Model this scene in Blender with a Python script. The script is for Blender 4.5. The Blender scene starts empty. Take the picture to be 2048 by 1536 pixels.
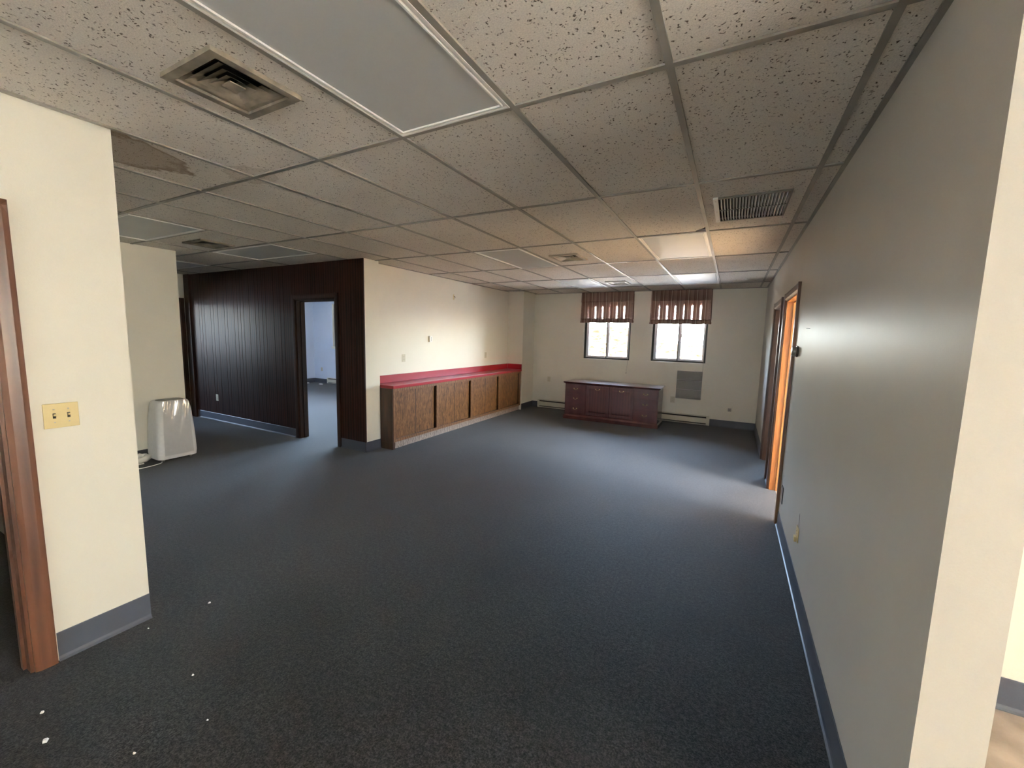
import bpy, bmesh, math, random
from mathutils import Vector, Matrix
random.seed(7)
PI = math.pi
S = bpy.context.scene
C = S.collection
H = 2.5346            # ceiling height

# ------------------------------------------------------------------ materials
MATS = {}
def newmat(name):
    m = bpy.data.materials.new(name); m.use_nodes = True
    nt = m.node_tree; b = nt.nodes['Principled BSDF']
    MATS[name] = m
    return m, nt, b
def N(nt, t, **kw):
    n = nt.nodes.new(t)
    for k, v in kw.items():
        if k in n.inputs: n.inputs[k].default_value = v
        else: setattr(n, k, v)
    return n
def coords(nt, scale=(1, 1, 1), rot=(0, 0, 0)):
    g = nt.nodes.new('ShaderNodeTexCoord'); mp = nt.nodes.new('ShaderNodeMapping')
    nt.links.new(g.outputs['Object'], mp.inputs['Vector'])
    mp.inputs['Scale'].default_value = scale; mp.inputs['Rotation'].default_value = rot
    return mp.outputs['Vector']
def ramp(nt, fac, stops):
    r = nt.nodes.new('ShaderNodeValToRGB'); nt.links.new(fac, r.inputs['Fac'])
    e = r.color_ramp.elements
    while len(e) > 1: e.remove(e[-1])
    e[0].position = stops[0][0]; e[0].color = (*stops[0][1], 1)
    for p, c in stops[1:]:
        x = e.new(p); x.color = (*c, 1)
    return r.outputs['Color']
def bump(nt, b, height, strength, dist=0.002, prev=None):
    n = nt.nodes.new('ShaderNodeBump'); n.inputs['Strength'].default_value = strength
    n.inputs['Distance'].default_value = dist
    nt.links.new(height, n.inputs['Height'])
    if prev: nt.links.new(prev, n.inputs['Normal'])
    nt.links.new(n.outputs['Normal'], b.inputs['Normal'])
    return n.outputs['Normal']
def plain(name, col, rough=0.5, metal=0.0, spec=0.5, noise=0.0, nscale=30, bmp=0.0):
    m, nt, b = newmat(name)
    b.inputs['Roughness'].default_value = rough; b.inputs['Metallic'].default_value = metal
    b.inputs['Specular IOR Level'].default_value = spec
    v = coords(nt)
    n = N(nt, 'ShaderNodeTexNoise', Scale=nscale, Detail=4.0); nt.links.new(v, n.inputs['Vector'])
    lo = tuple(c * (1 - noise) for c in col); hi = tuple(min(1, c * (1 + noise)) for c in col)
    nt.links.new(ramp(nt, n.outputs['Fac'], [(0.3, lo), (0.7, hi)]), b.inputs['Base Color'])
    if bmp: bump(nt, b, n.outputs['Fac'], bmp)
    return m

def paint(name, col, rough, spec=0.5, peel=0.25, wav=0.0, dirt=0.05):
    m, nt, b = newmat(name)
    b.inputs['Specular IOR Level'].default_value = spec
    v = coords(nt)
    n = N(nt, 'ShaderNodeTexNoise', Scale=1.4, Detail=5.0, Roughness=0.6); nt.links.new(v, n.inputs['Vector'])
    nt.links.new(ramp(nt, n.outputs['Fac'], [(0.3, tuple(c * (1 - dirt) for c in col)), (0.7, col)]), b.inputs['Base Color'])
    f = N(nt, 'ShaderNodeTexNoise', Scale=160.0, Detail=3.0); nt.links.new(v, f.inputs['Vector'])
    nn = bump(nt, b, f.outputs['Fac'], peel, 0.0012)
    v2 = coords(nt, (1, 1, 0.5))
    w = N(nt, 'ShaderNodeTexNoise', Scale=2.0, Detail=3.0); nt.links.new(v2, w.inputs['Vector'])
    if wav: bump(nt, b, w.outputs['Fac'], wav, 0.004, nn)
    rr = N(nt, 'ShaderNodeMapRange'); nt.links.new(w.outputs['Fac'], rr.inputs['Value'])
    rr.inputs['To Min'].default_value = rough - 0.02; rr.inputs['To Max'].default_value = rough + 0.03
    nt.links.new(rr.outputs['Result'], b.inputs['Roughness'])
    return m
CREAM = (0.80, 0.76, 0.655)
cream = paint('cream_paint', CREAM, 0.42, 0.45)
cream_gloss_dim = paint('cream_gloss_shaded', (0.52, 0.49, 0.435), 0.37, 0.05, 0.2, 0.0)  # right wall: same cream, darkened so its shade is in the colour
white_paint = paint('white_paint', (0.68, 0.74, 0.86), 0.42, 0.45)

def wood(name, dark, light, rough=0.35, scale=(1, 1, 1), grain=14.0, dist=6.0, coat=0.0, bmp=0.15, spec=0.5, wv=0.3):
    m, nt, b = newmat(name)
    v = coords(nt, scale)
    n = N(nt, 'ShaderNodeTexNoise', Scale=grain, Detail=8.0, Roughness=0.62, Distortion=dist * 0.12)
    nt.links.new(v, n.inputs['Vector'])
    w = N(nt, 'ShaderNodeTexWave', Scale=grain * 0.30, Distortion=dist, Detail=4.0)
    w.inputs['Detail Scale'].default_value = 1.6
    nt.links.new(v, w.inputs['Vector'])
    mx = N(nt, 'ShaderNodeMix'); mx.data_type = 'FLOAT'
    mx.inputs[0].default_value = wv
    nt.links.new(n.outputs['Fac'], mx.inputs[2]); nt.links.new(w.outputs['Fac'], mx.inputs[3])
    mid = tuple((a * 0.5 + c * 0.5) for a, c in zip(dark, light))
    nt.links.new(ramp(nt, mx.outputs[0], [(0.28, dark), (0.5, mid), (0.72, light)]), b.inputs['Base Color'])
    b.inputs['Roughness'].default_value = rough; b.inputs['Coat Weight'].default_value = coat
    b.inputs['Coat Roughness'].default_value = 0.2; b.inputs['Specular IOR Level'].default_value = spec
    bump(nt, b, mx.outputs[0], bmp, 0.001)
    return m
casing_wood = wood('stained_casing_wood', (0.056, 0.021, 0.011), (0.125, 0.050, 0.025), 0.36, (1, 1, 0.12), 20, 3, 0.2)
sunlit_jamb_wood = wood('casing_wood_sunlit', (0.22, 0.075, 0.018), (0.50, 0.22, 0.065), 0.38, (1, 1, 0.10), 22, 5, 0.2)  # first right doorway's jamb: casing wood with sunlit orange put into the colour
dark_casing = wood('dark_walnut_casing', (0.018, 0.007, 0.004), (0.045, 0.017, 0.009), 0.5, (1, 1, 0.10), 24, 4, 0.0, 0.15, 0.2)
panel_wood = wood('walnut_paneling', (0.013, 0.005, 0.004), (0.052, 0.019, 0.012), 0.40, (1, 1, 0.06), 22, 3, 0.0, 0.25, 0.09)
oak_panel = wood('oak_cabinet_panel', (0.045, 0.016, 0.005), (0.30, 0.135, 0.045), 0.42, (1, 1, 0.30), 26, 14, 0.1, wv=0.12)
oak_frame = wood('oak_cabinet_frame', (0.13, 0.055, 0.022), (0.27, 0.13, 0.055), 0.42, (1, 0.12, 1), 22, 4, 0.1)
oak_dark = wood('dark_oak_end', (0.030, 0.012, 0.006), (0.105, 0.042, 0.018), 0.42, (1, 1, 0.12), 24, 4, 0.1)
toe_wood = wood('pale_worn_toe_board', (0.16, 0.115, 0.09), (0.42, 0.33, 0.27), 0.6, (1, 0.16, 1), 30, 7)
mahog = wood('mahogany_veneer', (0.056, 0.014, 0.016), (0.085, 0.023, 0.024), 0.26, (0.25, 1, 1), 22, 3, 0.5, 0.05)
mahog_v = wood('mahogany_door_veneer', (0.056, 0.014, 0.016), (0.088, 0.024, 0.024), 0.30, (1, 1, 0.12), 20, 3, 0.4, 0.05)

# carpet
def carpet(name, lo, hi, blot):
    m, nt, b = newmat(name)
    v = coords(nt)
    f = N(nt, 'ShaderNodeTexNoise', Scale=125.0, Detail=3.0, Roughness=0.75); nt.links.new(v, f.inputs['Vector'])
    f2 = N(nt, 'ShaderNodeTexNoise', Scale=48.0, Detail=4.0, Roughness=0.8); nt.links.new(v, f2.inputs['Vector'])
    fm = N(nt, 'ShaderNodeMix'); fm.data_type = 'FLOAT'; fm.inputs[0].default_value = 0.45
    nt.links.new(f.outputs['Fac'], fm.inputs[2]); nt.links.new(f2.outputs['Fac'], fm.inputs[3])
    c = ramp(nt, fm.outputs[0], [(0.42, lo), (0.50, tuple((a + b_) * .42 for a, b_ in zip(lo, hi))), (0.60, tuple(x * 1.15 for x in hi))])
    g = N(nt, 'ShaderNodeTexNoise', Scale=1.1, Detail=6.0, Roughness=0.6); nt.links.new(v, g.inputs['Vector'])
    bl = ramp(nt, g.outputs['Fac'], [(0.36, blot), (0.60, (1, 1, 1))])
    mx = N(nt, 'ShaderNodeMix'); mx.data_type = 'RGBA'; mx.blend_type = 'MULTIPLY'; mx.inputs[0].default_value = 0.8
    nt.links.new(c, mx.inputs[6]); nt.links.new(bl, mx.inputs[7])
    nt.links.new(mx.outputs[2], b.inputs['Base Color'])
    b.inputs['Roughness'].default_value = 0.70; b.inputs['Specular IOR Level'].default_value = 0.15
    b.inputs['Sheen Weight'].default_value = 0.20; b.inputs['Sheen Roughness'].default_value = 0.4
    h = N(nt, 'ShaderNodeTexNoise', Scale=420.0, Detail=2.0); nt.links.new(v, h.inputs['Vector'])
    v2 = N(nt, 'ShaderNodeTexVoronoi', Scale=210.0); nt.links.new(v, v2.inputs['Vector'])
    nn = bump(nt, b, h.outputs['Fac'], 0.35, 0.003)
    bump(nt, b, v2.outputs['Distance'], 0.25, 0.003, nn)
    return m
carpet_m = carpet('charcoal_carpet', (0.0035, 0.003, 0.003), (0.042, 0.0375, 0.0365), (0.66, 0.58, 0.53))
tan_floor = plain('tan_sheet_floor', (0.30, 0.245, 0.205), 0.55, noise=0.25, nscale=7, bmp=0.1)

tan_carpet = plain('tan_carpet', (0.50, 0.40, 0.29), 0.8, noise=0.12, nscale=90, bmp=0.3)
# ceiling tile
m, nt, b = newmat('fissured_ceiling_tile')
v = coords(nt)
vo = N(nt, 'ShaderNodeTexVoronoi', Scale=62.0); vo.inputs['Randomness'].default_value = 1.0
nz0 = N(nt, 'ShaderNodeTexNoise', Scale=40.0, Detail=2.0); nt.links.new(v, nz0.inputs['Vector'])
add = N(nt, 'ShaderNodeMix'); add.data_type = 'RGBA'; add.inputs[0].default_value = 0.045
nt.links.new(v, add.inputs[6]); nt.links.new(nz0.outputs['Color'], add.inputs[7])
nt.links.new(add.outputs[2], vo.inputs['Vector'])
pit = ramp(nt, vo.outputs['Distance'], [(0.14, (0, 0, 0)), (0.29, (1, 1, 1))])
sel = N(nt, 'ShaderNodeTexNoise', Scale=26.0, Detail=1.0); nt.links.new(v, sel.inputs['Vector'])
selr = ramp(nt, sel.outputs['Fac'], [(0.40, (1, 1, 1)), (0.47, (0, 0, 0))])
mxp = N(nt, 'ShaderNodeMix'); mxp.data_type = 'RGBA'; mxp.blend_type = 'LIGHTEN'; mxp.inputs[0].default_value = 1.0
nt.links.new(pit, mxp.inputs[6]); nt.links.new(selr, mxp.inputs[7])
lg = N(nt, 'ShaderNodeTexNoise', Scale=1.3, Detail=5.0); nt.links.new(v, lg.inputs['Vector'])
basec = ramp(nt, lg.outputs['Fac'], [(0.3, (0.72, 0.665, 0.60)), (0.7, (0.80, 0.745, 0.68))])
fn = N(nt, 'ShaderNodeTexNoise', Scale=190.0, Detail=3.0); nt.links.new(v, fn.inputs['Vector'])
fr = ramp(nt, fn.outputs['Fac'], [(0.3, (0.80, 0.80, 0.80)), (0.65, (1.0, 1.0, 1.0))])
mt1 = N(nt, 'ShaderNodeMix'); mt1.data_type = 'RGBA'; mt1.blend_type = 'MULTIPLY'; mt1.inputs[0].default_value = 1
nt.links.new(basec, mt1.inputs[6]); nt.links.new(fr, mt1.inputs[7])
mt2 = N(nt, 'ShaderNodeMix'); mt2.data_type = 'RGBA'
nt.links.new(mxp.outputs[2], mt2.inputs[0]); mt2.inputs[6].default_value = (0.10, 0.07, 0.05, 1)
nt.links.new(mt1.outputs[2], mt2.inputs[7])
# water stain (own shape): distance to stain centre in object space, distorted
def stain(nt, colin, cx, cy, rx, ry, tint, amount):
    g = nt.nodes.new('ShaderNodeTexCoord'); mp = nt.nodes.new('ShaderNodeMapping'); mp.vector_type = 'POINT'
    mp.inputs['Location'].default_value = (-cx / rx, -cy / ry, 0); mp.inputs['Scale'].default_value = (1 / rx, 1 / ry, 0)
    nt.links.new(g.outputs['Object'], mp.inputs['Vector'])
    nn = N(nt, 'ShaderNodeTexNoise', Scale=2.2, Detail=4.0); nt.links.new(mp.outputs['Vector'], nn.inputs['Vector'])
    ad = N(nt, 'ShaderNodeVectorMath'); ad.operation = 'ADD'
    sb = N(nt, 'ShaderNodeVectorMath'); sb.operation = 'MULTIPLY_ADD'
    sb.inputs[1].default_value = (1.1, 1.1, 0); sb.inputs[2].default_value = (-0.55, -0.55, 0)
    nt.links.new(nn.outputs['Color'], sb.inputs[0])
    nt.links.new(mp.outputs['Vector'], ad.inputs[0]); nt.links.new(sb.outputs[0], ad.inputs[1])
    ln = N(nt, 'ShaderNodeVectorMath'); ln.operation = 'LENGTH'; nt.links.new(ad.outputs[0], ln.inputs[0])
    a = amount
    f = ramp(nt, ln.outputs['Value'], [(0.0, (a * .55,) * 3), (0.80, (a * .6,) * 3), (0.93, (a,) * 3), (1.0, (0, 0, 0))])
    mx = N(nt, 'ShaderNodeMix'); mx.data_type = 'RGBA'
    nt.links.new(f, mx.inputs[0]); nt.links.new(colin, mx.inputs[6]); mx.inputs[7].default_value = (*tint, 1)
    return mx.outputs[2]
col = stain(nt, mt2.outputs[2], -3.36, 0.58, 0.26, 0.42, (0.20, 0.125, 0.065), 0.75)
col = stain(nt, col, -3.05, 1.20, 0.17, 0.14, (0.30, 0.24, 0.18), 0.4)
nt.links.new(col, b.inputs['Base Color'])
b.inputs['Roughness'].default_value = 0.9; b.inputs['Specular IOR Level'].default_value = 0.2
nn = bump(nt, b, mxp.outputs[2], 0.6, 0.003)
bump(nt, b, fn.outputs['Fac'], 0.45, 0.003, nn)
tile_m = m

grid_m = plain('grid_enamel', (0.25, 0.23, 0.20), 0.38, spec=0.55, noise=0.12, nscale=3)
grid_new = plain('grid_enamel_white', (0.70, 0.68, 0.62), 0.30, spec=0.6)
white_metal = plain('white_enamel', (0.86, 0.85, 0.82), 0.35)
lens_m = plain('fixture_lens', (0.52, 0.53, 0.525), 0.42, noise=0.04, nscale=2)
vent_m = plain('vent_enamel', (0.42, 0.375, 0.30), 0.5, noise=0.2, nscale=8)
vent_dirty = plain('sooty_vent_enamel', (0.20, 0.17, 0.13), 0.55, noise=0.45, nscale=11)
black_m = plain('duct_black', (0.012, 0.011, 0.010), 0.8)
cove = plain('vinyl_cove_base', (0.066, 0.074, 0.096), 0.36, spec=0.5, noise=0.1, nscale=4)
red_lam = plain('red_laminate', (0.34, 0.008, 0.018), 0.33, spec=0.55, noise=0.08, nscale=3)
brass = plain('aged_brass', (0.42, 0.32, 0.16), 0.3, metal=1.0)
steel = plain('brushed_nickel', (0.45, 0.44, 0.42), 0.28, metal=1.0)
ivory = plain('ivory_plastic', (0.62, 0.50, 0.25), 0.35)
ivory_lt = plain('pale_ivory_plastic', (0.60, 0.55, 0.42), 0.4)
brown_pl = plain('dark_brown_plastic', (0.035, 0.028, 0.022), 0.35)
grey_pl = plain('grey_plastic', (0.34, 0.32, 0.29), 0.4)
ac_m = plain('white_ac_plastic', (0.84, 0.83, 0.83), 0.42, noise=0.03)
ac_top = plain('grey_ac_top', (0.30, 0.28, 0.25), 0.5)
louver_m = plain('grey_sleeve_cover', (0.17, 0.158, 0.142), 0.45, noise=0.05)
louver_edge = plain('grey_sleeve_edge', (0.34, 0.315, 0.285), 0.4)
heater_m = plain('cream_heater_enamel', (0.62, 0.58, 0.48), 0.4)
bronze_fr = plain('bronze_window_frame', (0.020, 0.019, 0.016), 0.4)
white_vinyl = plain('white_window_vinyl', (0.62, 0.64, 0.68), 0.35)
sill_m = plain('window_sill_paint', (0.78, 0.74, 0.64), 0.35)
cord_m = plain('pull_cord', (0.30, 0.27, 0.22), 0.7)
paper_m = plain('white_scrap', (0.75, 0.74, 0.70), 0.8)
ground_m = plain('pale_ground', (0.78, 0.74, 0.68), 0.9, noise=0.15, nscale=2)
outer_m = plain('outer_stucco', (0.45, 0.42, 0.38), 0.9)

m, nt, b = newmat('window_glass')
gl = nt.nodes.new('ShaderNodeBsdfGlossy'); gl.inputs['Roughness'].default_value = 0.02
tr = nt.nodes.new('ShaderNodeBsdfTransparent'); tr.inputs['Color'].default_value = (0.96, 0.97, 0.97, 1)
fz = nt.nodes.new('ShaderNodeFresnel'); fz.inputs['IOR'].default_value = 1.35
mx = nt.nodes.new('ShaderNodeMixShader')
nt.links.new(fz.outputs[0], mx.inputs[0]); nt.links.new(tr.outputs[0], mx.inputs[1]); nt.links.new(gl.outputs[0], mx.inputs[2])
nt.links.new(mx.outputs[0], nt.nodes['Material Output'].inputs['Surface'])
glass_m = m

m, nt, b = newmat('clear_plastic_film')
gl = nt.nodes.new('ShaderNodeBsdfGlossy'); gl.inputs['Roughness'].default_value = 0.12
tr = nt.nodes.new('ShaderNodeBsdfTransparent'); tr.inputs['Color'].default_value = (0.95, 0.95, 0.95, 1)
mx = nt.nodes.new('ShaderNodeMixShader'); mx.inputs[0].default_value = 0.15
nt.links.new(tr.outputs[0], mx.inputs[1]); nt.links.new(gl.outputs[0], mx.inputs[2])
nt.links.new(mx.outputs[0], nt.nodes['Material Output'].inputs['Surface'])
film_m = m

# striped woven blind fabric (x is across the blind); stripes repeat every P metres
def fabric(name, sheer):
    m, nt, b = newmat(name)
    out = nt.nodes['Material Output']
    g = nt.nodes.new('ShaderNodeTexCoord'); sx = nt.nodes.new('ShaderNodeSeparateXYZ'); nt.links.new(g.outputs['Object'], sx.inputs[0])
    md = N(nt, 'ShaderNodeMath'); md.operation = 'MULTIPLY'; md.inputs[1].default_value = 1 / 0.148
    nt.links.new(sx.outputs[0], md.inputs[0])
    of = N(nt, 'ShaderNodeMath'); of.operation = 'ADD'; of.inputs[1].default_value = 10.25; nt.links.new(md.outputs[0], of.inputs[0])
    frn = N(nt, 'ShaderNodeMath'); frn.operation = 'FRACT'; nt.links.new(of.outputs[0], frn.inputs[0])
    br = (0.30, 0.185, 0.150); lt = (0.66, 0.57, 0.48); mdc = (0.40, 0.27, 0.225)
    c = ramp(nt, frn.outputs[0], [(0.0, br), (0.12, br), (0.13, lt), (0.19, lt), (0.20, (0.17, 0.095, 0.075)), (0.27, br), (0.52, mdc), (0.78, mdc), (0.80, (0.17, 0.095, 0.075)), (0.90, br)])
    v = coords(nt, (1, 1, 1))
    n = N(nt, 'ShaderNodeTexNoise', Scale=260.0, Detail=2.0); nt.links.new(v, n.inputs['Vector'])
    wv = ramp(nt, n.outputs['Fac'], [(0.35, (0.75, 0.75, 0.75)), (0.65, (1, 1, 1))])
    mm = N(nt, 'ShaderNodeMix'); mm.data_type = 'RGBA'; mm.blend_type = 'MULTIPLY'; mm.inputs[0].default_value = 1
    nt.links.new(c, mm.inputs[6]); nt.links.new(wv, mm.inputs[7])
    b.inputs['Roughness'].default_value = 0.85; b.inputs['Specular IOR Level'].default_value = 0.15
    nt.links.new(mm.outputs[2], b.inputs['Base Color'])
    tl = nt.nodes.new('ShaderNodeBsdfTranslucent'); nt.links.new(mm.outputs[2], tl.inputs['Color'])
    m1 = nt.nodes.new('ShaderNodeMixShader'); m1.inputs[0].default_value = 0.30
    nt.links.new(b.outputs[0], m1.inputs[1]); nt.links.new(tl.outputs[0], m1.inputs[2])
    last = m1.outputs[0]
    if sheer:
        op = ramp(nt, frn.outputs[0], [(0.0, (0, 0, 0)), (0.52, (0, 0, 0)), (0.55, (1, 1, 1)), (0.76, (1, 1, 1)), (0.79, (0, 0, 0))])
        # open weave: slubs let daylight through irregularly
        n2 = N(nt, 'ShaderNodeTexNoise', Scale=1.0, Detail=3.0); nt.links.new(coords(nt, (60, 60, 190)), n2.inputs['Vector'])
        ow = ramp(nt, n2.outputs['Fac'], [(0.40, (0.02, 0.02, 0.02)), (0.62, (0.42, 0.42, 0.42))])
        mul = N(nt, 'ShaderNodeMix'); mul.data_type = 'RGBA'; mul.blend_type = 'MULTIPLY'; mul.inputs[0].default_value = 1
        nt.links.new(op, mul.inputs[6]); nt.links.new(ow, mul.inputs[7])
        t2 = nt.nodes.new('ShaderNodeBsdfTransparent'); t2.inputs['Color'].default_value = (1, 0.93, 0.9, 1)
        m2 = nt.nodes.new('ShaderNodeMixShader'); nt.links.new(mul.outputs[2], m2.inputs[0])
        nt.links.new(last, m2.inputs[1]); nt.links.new(t2.outputs[0], m2.inputs[2]); last = m2.outputs[0]
    nt.links.new(last, out.inputs['Surface'])
    return m
fab_sheer = fabric('striped_woven_fabric', True)
fab_solid = fabric('striped_woven_fabric_doubled', False)

m, nt, b = newmat('diffusing_blind_cloth')
tl = nt.nodes.new('ShaderNodeBsdfTranslucent'); tl.inputs['Color'].default_value = (0.84, 0.85, 0.84, 1)
nt.links.new(tl.outputs[0], nt.nodes['Material Output'].inputs['Surface']); blind_m = m  # cloth of the added blinds, spreads sunlight indoors
# stone / brick outside
m, nt, b = newmat('sunlit_stone_wall')
n = N(nt, 'ShaderNodeTexNoise', Scale=1.0, Detail=4.0, Roughness=0.6, Distortion=0.4); nt.links.new(coords(nt, (4.5, 1, 13)), n.inputs['Vector'])
nt.links.new(ramp(nt, n.outputs['Fac'], [(0.38, (0.012, 0.009, 0.005)), (0.46, (0.028, 0.021, 0.013)), (0.53, (0.07, 0.055, 0.037)), (0.70, (0.14, 0.11, 0.08))]), b.inputs['Base Color'])
b.inputs['Roughness'].default_value = 0.95; b.inputs['Specular IOR Level'].default_value = 0.05
stone_m = m

# ------------------------------------------------------------------ mesh helpers
class MB:
    def __init__(s): s.bm = bmesh.new()
    def box(s, x0, y0, z0, x1, y1, z1, bev=0.0):
        vs = [s.bm.verts.new(p) for p in ((x0, y0, z0), (x1, y0, z0), (x1, y1, z0), (x0, y1, z0), (x0, y0, z1), (x1, y0, z1), (x1, y1, z1), (x0, y1, z1))]
        fs = [s.bm.faces.new([vs[i] for i in f]) for f in ((3, 2, 1, 0), (4, 5, 6, 7), (0, 1, 5, 4), (1, 2, 6, 5), (2, 3, 7, 6), (3, 0, 4, 7))]
        if bev:
            es = set(e for f in fs for e in f.edges)
            bmesh.ops.bevel(s.bm, geom=list(es), offset=bev, segments=2, affect='EDGES', profile=0.6)
        return s
    def prism(s, prof, axis, a, b):
        # prof: list of 2D points; extruded along axis 'x','y' or 'z' from a to b
        def P(u, v, t): return {'x': (t, u, v), 'y': (u, t, v), 'z': (u, v, t)}[axis]
        A = [s.bm.verts.new(P(u, v, a)) for u, v in prof]; B = [s.bm.verts.new(P(u, v, b)) for u, v in prof]
        n = len(prof)
        for i in range(n): s.bm.faces.new([A[i], A[(i + 1) % n], B[(i + 1) % n], B[i]])
        s.bm.faces.new(A[::-1]); s.bm.faces.new(B)
        return s
    def rings(s, rings, cap=True):
        R = [[s.bm.verts.new(p) for p in r] for r in rings]
        n = len(R[0])
        for a, b_ in zip(R, R[1:]):
            for i in range(n): s.bm.faces.new([a[i], a[(i + 1) % n], b_[(i + 1) % n], b_[i]])
        if cap: s.bm.faces.new(R[0][::-1]); s.bm.faces.new(R[-1])
        return s
    def tube(s, pts, r, seg=8, closed=False):
        pts = [Vector(p) for p in pts]; rr = r if isinstance(r, (list, tuple)) else [r] * len(pts)
        out = []; up = Vector((0, 0, 1)); prev = None
        for i, p in enumerate(pts):
            t = (pts[min(i + 1, len(pts) - 1)] - pts[max(i - 1, 0)]).normalized()
            if prev is None:
                a = t.cross(up) if abs(t.z) < 0.9 else t.cross(Vector((1, 0, 0)))
            else: a = prev - t * prev.dot(t)
            a.normalize(); prev = a; c = t.cross(a)
            out.append([p + (a * math.cos(2 * PI * k / seg) + c * math.sin(2 * PI * k / seg)) * rr[i] for k in range(seg)])
        return s.rings(out)
    def lathe(s, prof, o=(0, 0, 0), axis='z', seg=24):
        # prof: (radius, height)
        rs = []
        for r, h in prof:
            ring = []
            for k in range(seg):
                a = 2 * PI * k / seg; u, v = r * math.cos(a), r * math.sin(a)
                ring.append({'z': (o[0] + u, o[1] + v, o[2] + h), 'y': (o[0] + u, o[1] + h, o[2] + v), 'x': (o[0] + h, o[1] + u, o[2] + v)}[axis])
            rs.append(ring)
        return s.rings(rs)
    def quad(s, *ps):
        s.bm.faces.new([s.bm.verts.new(p) for p in ps]); return s
    def build(s, name, mat, parent=None, smooth=False, loc=None):
        bmesh.ops.recalc_face_normals(s.bm, faces=s.bm.faces[:])
        me = bpy.data.meshes.new(name); s.bm.to_mesh(me); s.bm.free()
        me.materials.append(mat)
        o = bpy.data.objects.new(name, me); C.objects.link(o)
        if parent: o.parent = parent
        if loc: o.location = loc
        if smooth:
            for p in me.polygons: p.use_smooth = True
            md = o.modifiers.new('edge', 'EDGE_SPLIT'); md.split_angle = math.radians(40)
        return o
def box(name, mat, x0, y0, z0, x1, y1, z1, parent=None, bev=0.0):
    return MB().box(x0, y0, z0, x1, y1, z1, bev).build(name, mat, parent)
def struct(o): o['kind'] = 'structure'; return o
def empty(name, loc=(0, 0, 0), rz=0.0):
    o = bpy.data.objects.new(name, None); o.empty_display_size = 0.1
    C.objects.link(o); o.location = loc; o.rotation_euler = (0, 0, rz); return o
def thing(name, label, cat, loc=(0, 0, 0), rz=0.0, group=None):
    o = empty(name, loc, rz); o['label'] = label; o['category'] = cat
    if group: o['group'] = group
    return o
def tag(o, label, cat, group=None):
    o['label'] = label; o['category'] = cat
    if group: o['group'] = group
    return o
def dup(root, loc, rz, label, group=None):
    r = root.copy(); C.objects.link(r); r.location = loc; r.rotation_euler = (0, 0, rz); r['label'] = label
    if group: r['group'] = group
    for ch in [c for c in root.children]:
        c = ch.copy(); C.objects.link(c); c.parent = r
        for g in [g for g in ch.children]:
            d = g.copy(); C.objects.link(d); d.parent = c
    return r
FACE_S, FACE_W, FACE_E = 0.0, -PI / 2, PI / 2      # local front is -Y; rotations make it face -Y, -X, +X

# ------------------------------------------------------------------ key planes
XR = 0.118; XR2 = 0.243; YN = 0.882          # right wall and its near end
XL = -3.073; YL = 0.552                      # near left wall
YP = 3.447; XP = -4.577                      # panelled wall and its corner
XC = -4.70; YSTUB = 3.712                    # wall behind counter
YB = 8.12                                    # window wall
XCOL, YCOL = -4.33, 7.55                     # chase column
XB, YBG = -6.5, 2.255                        # beige wall by the air conditioner
XF = -9.0                                    # far hall wall
XN = -11.95                                  # west end
XE = 3.6                                     # east facade
YS = -4.2                                    # south facade
T = 0.12
TOP = H + 0.004
OB = H + 0.5                                 # outer walls run up past the ceiling

# floors
struct(box('floor', carpet_m, XN - .3, YS - .3, -0.06, 0.18, YB + .2, 0.0))
struct(box('floor', tan_carpet, 0.18, 2.16, -0.06, XE + .3, 5.0, 0.0))
struct(box('floor', carpet_m, 0.18, 5.0, -0.06, XE + .3, YB + .2, 0.0))
struct(box('floor', tan_floor, 0.18, YS - .3, -0.06, XE + .3, 2.16, 0.0))
o = box('ground', ground_m, -40, -30, -0.15, 40, 60, -0.10); struct(o)

# walls -----------------------------------------------------------
def wall_seg(name, mat, x0, y0, x1, y1, opens=(), axis='x', z1=TOP, z0=-0.02):
    """solid wall box with rectangular openings (a0,a1,zb,zt) along axis"""
    mb = MB(); a0, a1 = (x0, x1) if axis == 'x' else (y0, y1)
    cur = a0
    def add(p, q, zb, zt):
        if q - p < 1e-4 or zt - zb < 1e-4: return
        if axis == 'x': mb.box(p, y0, zb, q, y1, zt)
        else: mb.box(x0, p, zb, x1, q, zt)
    for (p, q, zb, zt) in sorted(opens):
        add(cur, p, z0, z1); add(p, q, z0, zb); add(p, q, zt, z1); cur = q
    add(cur, a1, z0, z1)
    return struct(mb.build(name, mat))

DA = (3.85, 4.78); DB = (5.20, 6.07); DH = 2.03
wall_seg('wall_right', cream_gloss_dim, XR, YN, XR2, YB, [(DA[0], DA[1], -.02, DH), (DB[0], DB[1], -.02, DH)], 'y')
W1 = (-3.17, -2.18, 1.155, 2.33); W2 = (-1.775, -0.772, 1.165, 2.33)
WN = [(-11.07, -9.6, 1.15, 2.43), (-9.0, -7.4, 1.0, 2.43), (-7.0, -5.2, 1.0, 2.43)]  # first one is seen, the others are added for bluish light in the room
WB = (1.1, 2.4, 1.0, 2.25)
wall_seg('wall_back', cream, XC, YB, XE, YB + .22, [W1, W2, WB], 'x', OB)
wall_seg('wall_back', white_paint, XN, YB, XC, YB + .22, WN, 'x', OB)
WA = (2.45, 4.7, 0.85, 2.25)
WE = (-1.95, 0.45, 0.85, 2.25)
WS = (-2.7, -0.9, 0.85, 2.20)  # unseen window added behind the camera to raise the ambient light
wall_seg('wall_east', cream, XE, YS, XE + .2, YB, [WA, WE], 'y', OB)
wall_seg('wall_south', cream, XN, YS - .2, XE + .2, YS, [WS], 'x', OB)
WW = (0.6, 2.0, 1.05, 2.25)
wall_seg('wall_west', white_paint, XN - .2, YS, XN, YB + .22, [WW], 'y', OB)
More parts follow.
